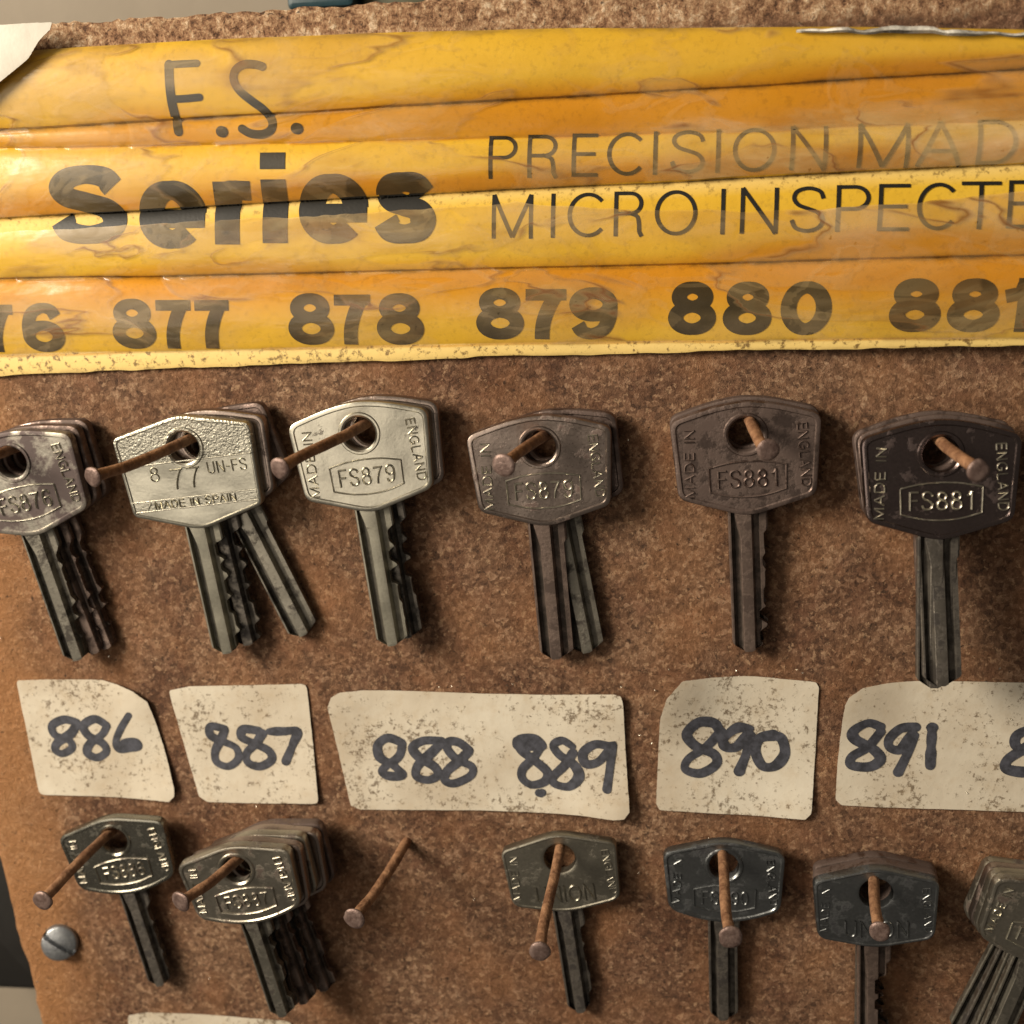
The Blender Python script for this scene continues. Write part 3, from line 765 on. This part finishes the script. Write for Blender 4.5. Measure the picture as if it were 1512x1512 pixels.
def blade_mesh(name, y0, y1, wl, wr, cuts, seed, rise=1.0):
    r = random.Random(seed); mb = MB(local=True)
    ss = np.linspace(0, y0 - y1, 92); Ltot = y0 - y1
    start, pitch = 4.6, 3.3
    depths = [(r.choice((.2, .6, 1.0, 1.3, .5, 1.5)), r.uniform(-.5, .5), r.uniform(1.3, 2.2)) for _ in range(6)] if cuts else []
    rows = []; gr_ = []
    for s in ss:
        xl, xr = -wl, wr
        for i, (d, dc, wd_) in enumerate(depths):
            c = start + (i + .5) * pitch + dc; u = abs(s - c)
            if c > Ltot - 2.2: continue
            k = max(0, min(1, (wd_ - u) / .8)); xr = min(xr, wr - d * k * cuts)
        xr -= .5 * max(0, min(1, (s - 4.3) / .5))          # the stop shoulder below the bow
        e = max(0, s - (Ltot - 1.5)) / 1.5
        xl = xl + e ** 1.2 * wl * .62; xr = xr - e ** 1.1 * wr * .85
        sm = lambda a, b: max(0, min(1, (s - a) / (b - a))) ** .6
        gl = -wl + .45 + (wl - .45 - 1.35) * sm(.6, 5.5)              # the left groove opens in a curve below the bow
        gr = sm(.9, 2.4)
        cols = [(-wl, 1.05), (-wl + .16, 1.3), (-wl + .40, 1.3), (-wl + .48, .30), (-wl + 1.0, .22), (-wl + 1.06, .48), (gl - .25, .48), (gl, 1.60), (gl + .12, 1.72), (.1, 1.72), (.45, 1.68),
                (.9, 1.66 - 1.05 * gr), (1.65, 1.66 - 1.12 * gr), (1.85, 1.66 - .40 * gr), (wr - .25, 1.66 - .46 * gr), (wr, 1.45 - .4 * gr)]
        pr = -9; row = []
        for x, z in cols:
            x = max(pr, x); pr = x
            row.append((min(max(x, xl), xr), y0 - s, z * rise + .12))
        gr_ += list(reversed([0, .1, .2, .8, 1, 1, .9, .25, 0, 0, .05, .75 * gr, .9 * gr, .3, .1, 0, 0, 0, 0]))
        row.append((xr, y0 - s, .1)); row.append((xl, y0 - s, .1)); row.append(row[0])
        rows.append(row)
    idx = mb.grid([list(reversed(q)) for q in rows])
    mb.F.append(tuple(idx[-1][:-1]))
    me = mesh(name, mb.V, mb.F, M['blade'], 24)
    at = me.attributes.new('grime', 'FLOAT', 'POINT'); at.data.foreach_set('value', gr_); return me

# outlines, counter-clockwise, hole at the origin, millimetres
OUT = {
 'A': ([(-11.0, -10.2), (0, -13.6), (10.9, -10.4), (11.9, 2.7), (5.0, 4.75), (0.1, 5.45), (-5.0, 4.75), (-11.9, 2.7)], [1.5, 2.6, 1.5, 1.6, 3.5, 3, 3.5, 1.6]),
 'B': ([(-11.4, -10.9), (0, -14.5), (11.5, -11.2), (12.1, 2.9), (0.1, 5.6), (-12.1, 2.9)], [1.0, 2.5, 1.0, 1.2, 2.0, 1.2]),
 'C': ([(-9.7, -8.6), (-4.5, -10.5), (0, -11.1), (4.5, -10.5), (9.6, -8.7), (10.5, 2.5), (0.1, 5.0), (-10.5, 2.5)], [1.8, 3, 3, 3, 1.8, 1.7, 3, 1.7]),
 'D': ([(-9.7, -8.8), (0, -10.7), (9.7, -8.8), (10.3, 2.3), (0.1, 4.9), (-10.3, 2.3)], [1.8, 3, 1.8, 1.3, 2.5, 1.3]),
}
BOW = {'A': bow_mesh('bow_a', *OUT['A'], 2.65), 'B': bow_mesh('bow_b', *OUT['B'], 2.6, rim=.55), 'C': bow_mesh('bow_c', *OUT['C'], 2.45, rim=.6), 'D': bow_mesh('bow_d', *OUT['D'], 2.7, rim=.45, collar=False, depth=.12)}
YL = {'A': (-11.6, -36.9), 'B': (-12.3, -37.2), 'C': (-9.3, -31.0), 'D': (-9.3, -31.2)}
_bl = {}
def blade(kind, cuts, seed):
    k = (kind, cuts, seed)
    if k not in _bl:
        y0, y1 = YL[kind]; big = kind in 'AB'
        _bl[k] = blade_mesh('blade_' + kind.lower(), y0, y1, 3.2 if big else 2.85, 3.05 if big else 2.65, cuts, seed)
    return _bl[k]
def emboss(mb, txt, x0, x1, yb, H, w=.36, ang=0.0, rise=.26, zb=T_BOW - .2, cx=0, cy=0):
    tot = sum(G[c][0] + .16 for c in txt) - .16; sc = (x1 - x0) / tot; x = x0
    ca, sa = math.cos(math.radians(ang)), math.sin(math.radians(ang))
    for c in txt:
        gw, st = G[c]
        for s in st:
            pts = [np.array((x + u * sc, yb + q * H)) for u, q in s]
            if ang: pts = [np.array((cx + p[0] * ca - p[1] * sa, cy + p[0] * sa + p[1] * ca)) for p in pts]
            ribbon(mb, catmull(pts[::2] + [pts[-1]], 3), w, None, lambda a, b: zb, 0, dome=rise)
        x += (gw + .16) * sc
_em = {}
def emboss_mesh(kind, txt):
    k = (kind, txt)
    if k in _em: return _em[k]
    mb = MB(local=True); z = lambda a, b: T_BOW - .2
    if kind == 'A':
        emboss(mb, txt, -4.7, 4.9, -8.6, 2.9, .44, rise=.3)
        # lens-shaped frame round the number
        top = [(-6.0, -5.2), (-3, -4.55), (0, -4.35), (3, -4.5), (6.2, -5.1)]; bot = [(-5.9, -9.2), (-3, -9.95), (0, -10.2), (3, -9.95), (6.1, -9.1)]
        for pth in (top, bot, [top[0], bot[0]], [top[-1], bot[-1]]): ribbon(mb, catmull(pth, 6), .34, None, z, 0, dome=.24)
        emboss(mb, 'ENGLAND', -5.2, 5.2, -.75, 1.55, .32, -87, .25, cx=9.0, cy=-3.7)
        emboss(mb, 'MADE IN', -5.6, 5.6, -.75, 1.55, .32, 88, .25, cx=-9.0, cy=-4.3)
    elif kind == 'B':
        for y, a, b in ((-2.2, -11.2, 11.2), (-8.45, -11.0, 11.0), (-10.2, -10.9, 10.9)):
            ribbon(mb, ln((a, y), (b, y)), .3, None, z, 0, dome=.14)
        emboss(mb, '8', -6.9, -5.2, -5.2, 2.5, .30); emboss(mb, '77', -3.4, 1.9, -6.9, 3.6, .38, rise=.34); emboss(mb, 'UN-FS', 3.3, 10.2, -4.9, 2.0, .28)
        emboss(mb, 'MADE IN SPAIN', -7.2, 7.2, -9.95, 1.25, .24, rise=.34)
        ribbon(mb, ln((-8.6, -9.9), (-7.8, -8.8)), .35, None, z, 0, dome=.15)
    elif kind == 'C':
        emboss(mb, txt, -3.9, 4.1, -7.4, 2.5, .38, rise=.26)
        for pth in ([(-5.3, -4.5), (-2.6, -3.9), (0, -3.7), (2.6, -3.9), (5.4, -4.5)], [(-5.2, -7.9), (-2.6, -8.6), (0, -8.8), (2.6, -8.6), (5.2, -7.9)], [(-5.3, -4.5), (-5.2, -7.9)], [(5.4, -4.5), (5.2, -7.9)]):
            ribbon(mb, catmull(pth, 6), .34, None, z, 0, dome=.25)
        emboss(mb, 'ENGLAND', -4.4, 4.4, -.65, 1.3, .3, -86, .25, cx=8.1, cy=-3.0)
        emboss(mb, 'MADE IN', -4.4, 4.4, -.65, 1.3, .3, 86, .25, cx=-8.1, cy=-3.0)
    else:
        emboss(mb, txt, -5.2, 5.4, -8.4, 3.1, .42, zb=T_BOW - .12)
        emboss(mb, 'ENGLAND', -4.3, 4.3, -.65, 1.3, .27, -86, .14, cx=8.4, cy=-3.2, zb=T_BOW - .12)
        emboss(mb, 'MADE IN', -4.3, 4.3, -.65, 1.3, .27, 86, .14, cx=-8.4, cy=-3.2, zb=T_BOW - .12)
    _em[k] = mesh('raised_lettering', mb.V, mb.F, M['nickel'], 60); return _em[k]

def frame(Hp, ang, drop, roll=0.0):
    """key axes from its hole position; ang: tip swung to the right, drop: tip pressed back towards the board, in degrees"""
    a, d = math.radians(ang), math.radians(drop)
    up = Vector((-math.sin(a), math.sin(d), math.cos(a) * math.cos(d))); up.normalize()      # world axes
    out = Vector((math.sin(math.radians(roll)), -1, 0)); z = (out - up * out.dot(up)).normalized(); x = up.cross(z)
    m = Matrix((x, up, z)).transposed().to_4x4(); m.translation = W(*Hp); return m
def make_key(kind, m, txt, bowm, blm, cuts, seed, label, group, emb=None):
    k = empty('key', m)
    b = link('bow', BOW[kind], k, M[bowm])
    link('blade', blade(kind, cuts, seed), k, M[blm])
    if txt: link('raised_lettering', emboss_mesh(kind, txt), b, M[emb or bowm])
    tag(k, label, 'key', group)
    return k
ORD = ['front', 'second', 'third', 'fourth', 'fifth', 'sixth']
def stack(key, kind, hole, tip, n, z0, zt, txt, bow, bl, cuts, front_label, back_label, behind=(), roll=0.0, em=None, em_tip=None, h_tip=25, nail_label=None, emb=None, step=2.25, seed=1):
    """n keys on one nail; the front one lies where the photo shows it, the rest follow the nail back to the board"""
    zf_ = z0 + T_BOW
    nail(key, em, zf_ - .3, em_tip, h_tip, nail_label)
    Hb = bp(*hole, zf_); Tb = bp(*tip, zt + T_BOW)
    y = Hb - Tb; ang = math.degrees(math.atan2(-y[0], y[1])); drop = math.degrees(math.asin(max(-.4, min(.4, (z0 - zt) / np.hypot(*y)))))
    off = Hb - NAILS[key](zf_)[:2]
    grp = 'keys hung on nails'
    make_key(kind, frame((Hb[0], Hb[1], z0), ang, -drop, roll), txt, bow[0], bl[0], cuts, seed, front_label, grp, emb)
    for i in range(1, n):
        b = behind[i - 1] if i - 1 < len(behind) else {}
        z = z0 - i * step; p = NAILS[key](z + T_BOW)[:2] + off + np.array(b.get('d', (0, 0)))
        kd = b.get('kind', kind); z = max(z, .5)
        dr = min(drop * b.get('k', .8), math.degrees(math.asin(max(-.3, min(.9, (z - .25) / 37)))))
        make_key(kd, frame((p[0], p[1], z), ang + b.get('a', 0), -dr, roll * .5), None, bow[min(i, len(bow) - 1)], bl[min(i, len(bl) - 1)], b.get('cuts', cuts), seed, back_label % ORD[i], grp)

stack('k876', 'A', (15, 682), (120, 985), 3, 5.6, 2.8, 'FS876', ['nickel_worn', 'brown', 'brown'], ['blade', 'blade_brown', 'blade_brown'], 1.0,
 'blotchy nickel key stamped FS876 with purple tarnish at the left edge', 'brown key, %s from the front under the FS876 key', [{'a': 3}, {'a': 5}], em=(16, 666), em_tip=(-112, 716), nail_label='rusty nail through the FS876 key at the left edge', emb='nickel', seed=3)
stack('k877', 'B', (270, 660), (340, 975), 3, 5.6, 2.6, '877', ['nickel_pebble', 'nickel_warm', 'brown'], ['blade_pale', 'blade_dark', 'blade'], .9,
 'bright key with straight edges stamped 877 and MADE IN SPAIN', 'dark key, %s from the front behind the bright SPAIN key', [{'a': 2, 'kind': 'A', 'd': (1.2, .3)}, {'a': 17, 'kind': 'A', 'd': (1.0, -.8), 'cuts': 0}], em=(274, 652), em_tip=(135, 705), h_tip=27, nail_label='rusty nail through the MADE IN SPAIN key', emb='nickel', seed=12)
stack('k879a', 'A', (530, 640), (585, 970), 2, 4.4, 3.6, 'FS879', ['nickel', 'nickel_warm', 'brown'], ['blade_pale', 'blade_dark', 'blade_dark'], 1.1,
 'pale bright key stamped FS879 with ragged cuts on its blade', 'key %s on the nail under the pale FS879 key', [{'a': 1.2, 'd': (.6, .2)}], em=(530, 628), em_tip=(411, 693), h_tip=27, nail_label='rusty nail through the pale FS879 key with ragged cuts', seed=21)
stack('k879b', 'A', (796, 660), (826, 984), 2, 3.6, 1.4, 'FS879', ['nickel_warm', 'brown'], ['blade_brown', 'blade'], 0,
 'brownish FS879 key with an uncut blade, one blade fanned out behind', 'key %s on the nail behind the brownish FS879 key', [{'a': 6.5, 'd': (.5, .1)}], em=(799, 644), em_tip=(743, 688), h_tip=22, nail_label='short looking nail through the brownish FS879 key', emb='nickel', seed=5)
stack('k881a', 'A', (1101, 641), (1112, 975), 2, 3.4, 1.2, 'FS881', ['brown', 'brown'], ['blade_brown', 'blade_brown'], .8,
 'dull brown key stamped FS881 with a chipped bright patch, right of centre', 'brown key %s on the nail hidden under the dull FS881 key', [{'a': .5, 'd': (.2, .2)}], em=(1106, 624), em_tip=(1135, 666), h_tip=21, nail_label='pale lit nail through the dull brown FS881 key', seed=31)
stack('k881b', 'A', (1390, 672), (1386, 1027), 3, 8.4, 10.4, 'FS881', ['dark_shiny', 'brown', 'brown', 'brown'], ['blade_dark', 'blade_dark', 'blade_brown', 'blade_brown'], 0,
 'dark shiny key stamped FS881 overlapping the label 891', 'brown key, %s from the front under the dark shiny FS881 key', [{'a': 1.5, 'k': 3}, {'a': 2.0, 'k': 3}, {'a': 1.0, 'k': 3}], em=(1395, 652), em_tip=(1445, 696), h_tip=25, nail_label='pale lit nail through the dark shiny FS881 key', emb='nickel_grey', seed=41)
stack('k886', 'C', (167, 1242), (239, 1458), 1, 2.6, 1.0, 'FS886', ['nickel_dark'], ['blade_dark'], .7,
 'single shiny dark key beneath the label 886 beside the screw', '', em=(162, 1232), em_tip=(61, 1331), nail_label='long rusty nail above the slotted screw', emb='nickel_dim', seed=51)
stack('k887', 'C', (348, 1284), (423, 1512), 5, 11.6, 8.5, 'FS887', ['nickel_dim', 'nickel_warm', 'nickel_dim', 'nickel_warm', 'brown', 'brown'], ['blade', 'blade_dark', 'blade_brown', 'blade_dark', 'blade_brown', 'blade_dark'], .6,
 'front key of the thick stack beneath the label 887', 'key %s from the front in the thick stack beneath label 887', [{'a': -2, 'd': (.2, -.3)}, {'a': 2.5, 'd': (-.3, -.5)}, {'a': -1, 'd': (.3, -.6)}, {'a': 4, 'd': (-.2, -1.0)}], em=(347, 1271), em_tip=(265, 1333), h_tip=26, nail_label='rusty nail holding the thick stack of keys', emb='nickel_dim', seed=61)
nail('k888', (601, 1243), 0, (521.5, 1358), 23, 'bare rusty nail with no key on it')
stack('k889', 'D', (826, 1268), (861, 1494), 1, 1.4, .4, 'UNION', ['nickel_olive'], ['blade_dark'], .5,
 'olive grey key stamped UNION beneath the number 889', '', em=(824, 1251), em_tip=(797, 1407), h_tip=31, nail_label='long rusty nail hanging down over the olive grey key', seed=71)
stack('k890', 'C', (1069, 1279), (1072, 1508), 1, 2.0, .6, 'FS890', ['blue_black'], ['blade_dark'], 0,
 'blackish key with an uncut blade beneath the label 890', '', em=(1065, 1262), em_tip=(1080, 1386), h_tip=29, nail_label='rusty nail over the blackish key beneath label 890', seed=81)
stack('k891', 'D', (1294, 1319), (1292, 1562), 3, 5.6, 3.0, 'UNION', ['blue_black', 'brown', 'brown'], ['blade_brown', 'blade_dark', 'blade_dark'], 1.5,
 'blue black key stamped UNION beneath the label 891', 'key %s on the nail behind the blue black key', [{'a': .5}, {'a': -1}], em=(1292, 1297), em_tip=(1299, 1377), h_tip=24, nail_label='nail with a pinkish head over the blue black key', seed=91)
stack('k892', 'C', (1560, 1340), (1470, 1545), 4, 11.6, 8.5, 'FS892', ['nickel_dim', 'nickel_dim', 'nickel_warm', 'nickel_dim', 'nickel_dim'], ['blade', 'blade', 'blade_dark', 'blade', 'blade_dark'], 0,
 'front key of the tilted bundle cut off by the right edge', 'key %s from the front in the tilted bundle at the right edge', [{'a': -1}, {'a': -3}, {'a': -5}, {'a': -12}], em=(1562, 1326), em_tip=(1608, 1368), h_tip=26, nail_label='nail holding the tilted bundle at the right edge', emb='nickel', seed=101)

# ------------------------------------------------------------------ screw
sc_p = bp(88, 1392, 1.0); tilt = Matrix.Rotation(math.radians(14), 4, 'Z') @ Matrix.Rotation(math.radians(-10), 4, 'X')
mb = MB(local=True); N = 64; R = []
ang = math.radians(-38); ca, sa = math.cos(ang), math.sin(ang)
prof = [(3.45, -1.2), (3.45, .55), (3.38, .95), (3.15, 1.25)] + [(r, 1.25 + .55 * (1 - (r / 3.15) ** 2)) for r in np.linspace(2.9, .15, 22)]
for r, z in prof:
    rr = []
    for i in range(N):
        t = 2 * math.pi * i / N; x, y = r * math.cos(t), r * math.sin(t); d = abs(-sa * x + ca * y)
        zz = z - (1.0 * max(0, min(1, (.52 - d) / .12)) if z > .9 else 0)
        rr.append(mb.v(x, y, zz))
    R.append(rr)
for a, b in zip(R, R[1:]):
    for i in range(N): mb.F.append((a[i], a[(i + 1) % N], b[(i + 1) % N], b[i]))
mb.F.append(tuple(R[-1]))
o = mb.build('screw', M['screw'], None, 35)
fr_ = Matrix(((1, 0, 0), (0, 0, -1), (0, 1, 0))).to_4x4()
m = Matrix.Translation(W(sc_p[0], sc_p[1], .6)) @ tilt @ fr_; o.matrix_world = m
tag(o, 'grey slotted screw head near the lower left corner of the board', 'screw')

# ------------------------------------------------------------------ filings and a stray fibre
mb = MB(); rr = random.Random(5)
spots = [(rr.uniform(0, 1512), rr.uniform(560, 1500)) for _ in range(120)] + [(rr.uniform(40, 150), rr.uniform(960, 1005)) for _ in range(3)] \
      + [(rr.uniform(480, 930), rr.uniform(1008, 1022)) for _ in range(16)] + [(rr.uniform(930, 980), rr.uniform(1000, 1160)) for _ in range(10)] + [(rr.uniform(980, 1210), rr.uniform(985, 1000)) for _ in range(12)]
for px, py in spots:
    p = bp(px, py, .3); s = rr.uniform(.06, .17); a = rr.uniform(0, 6.3); q = []
    for k in range(4):
        t = a + k * 1.57; l = s * (1.6 if k % 2 else .7)
        q.append(mb.v(p[0] + l * math.cos(t), p[1] + l * math.sin(t), .35 + rr.uniform(-.1, .25)))
    c = mb.v(p[0], p[1], .35 + s * .8)
    for k in range(4): mb.F.append((q[k], q[(k + 1) % 4], c))
tag(mb.build('metal_filings', M['glint'], None, None), 'tiny bright metal filings caught in the rough board', 'filings', kind='stuff')
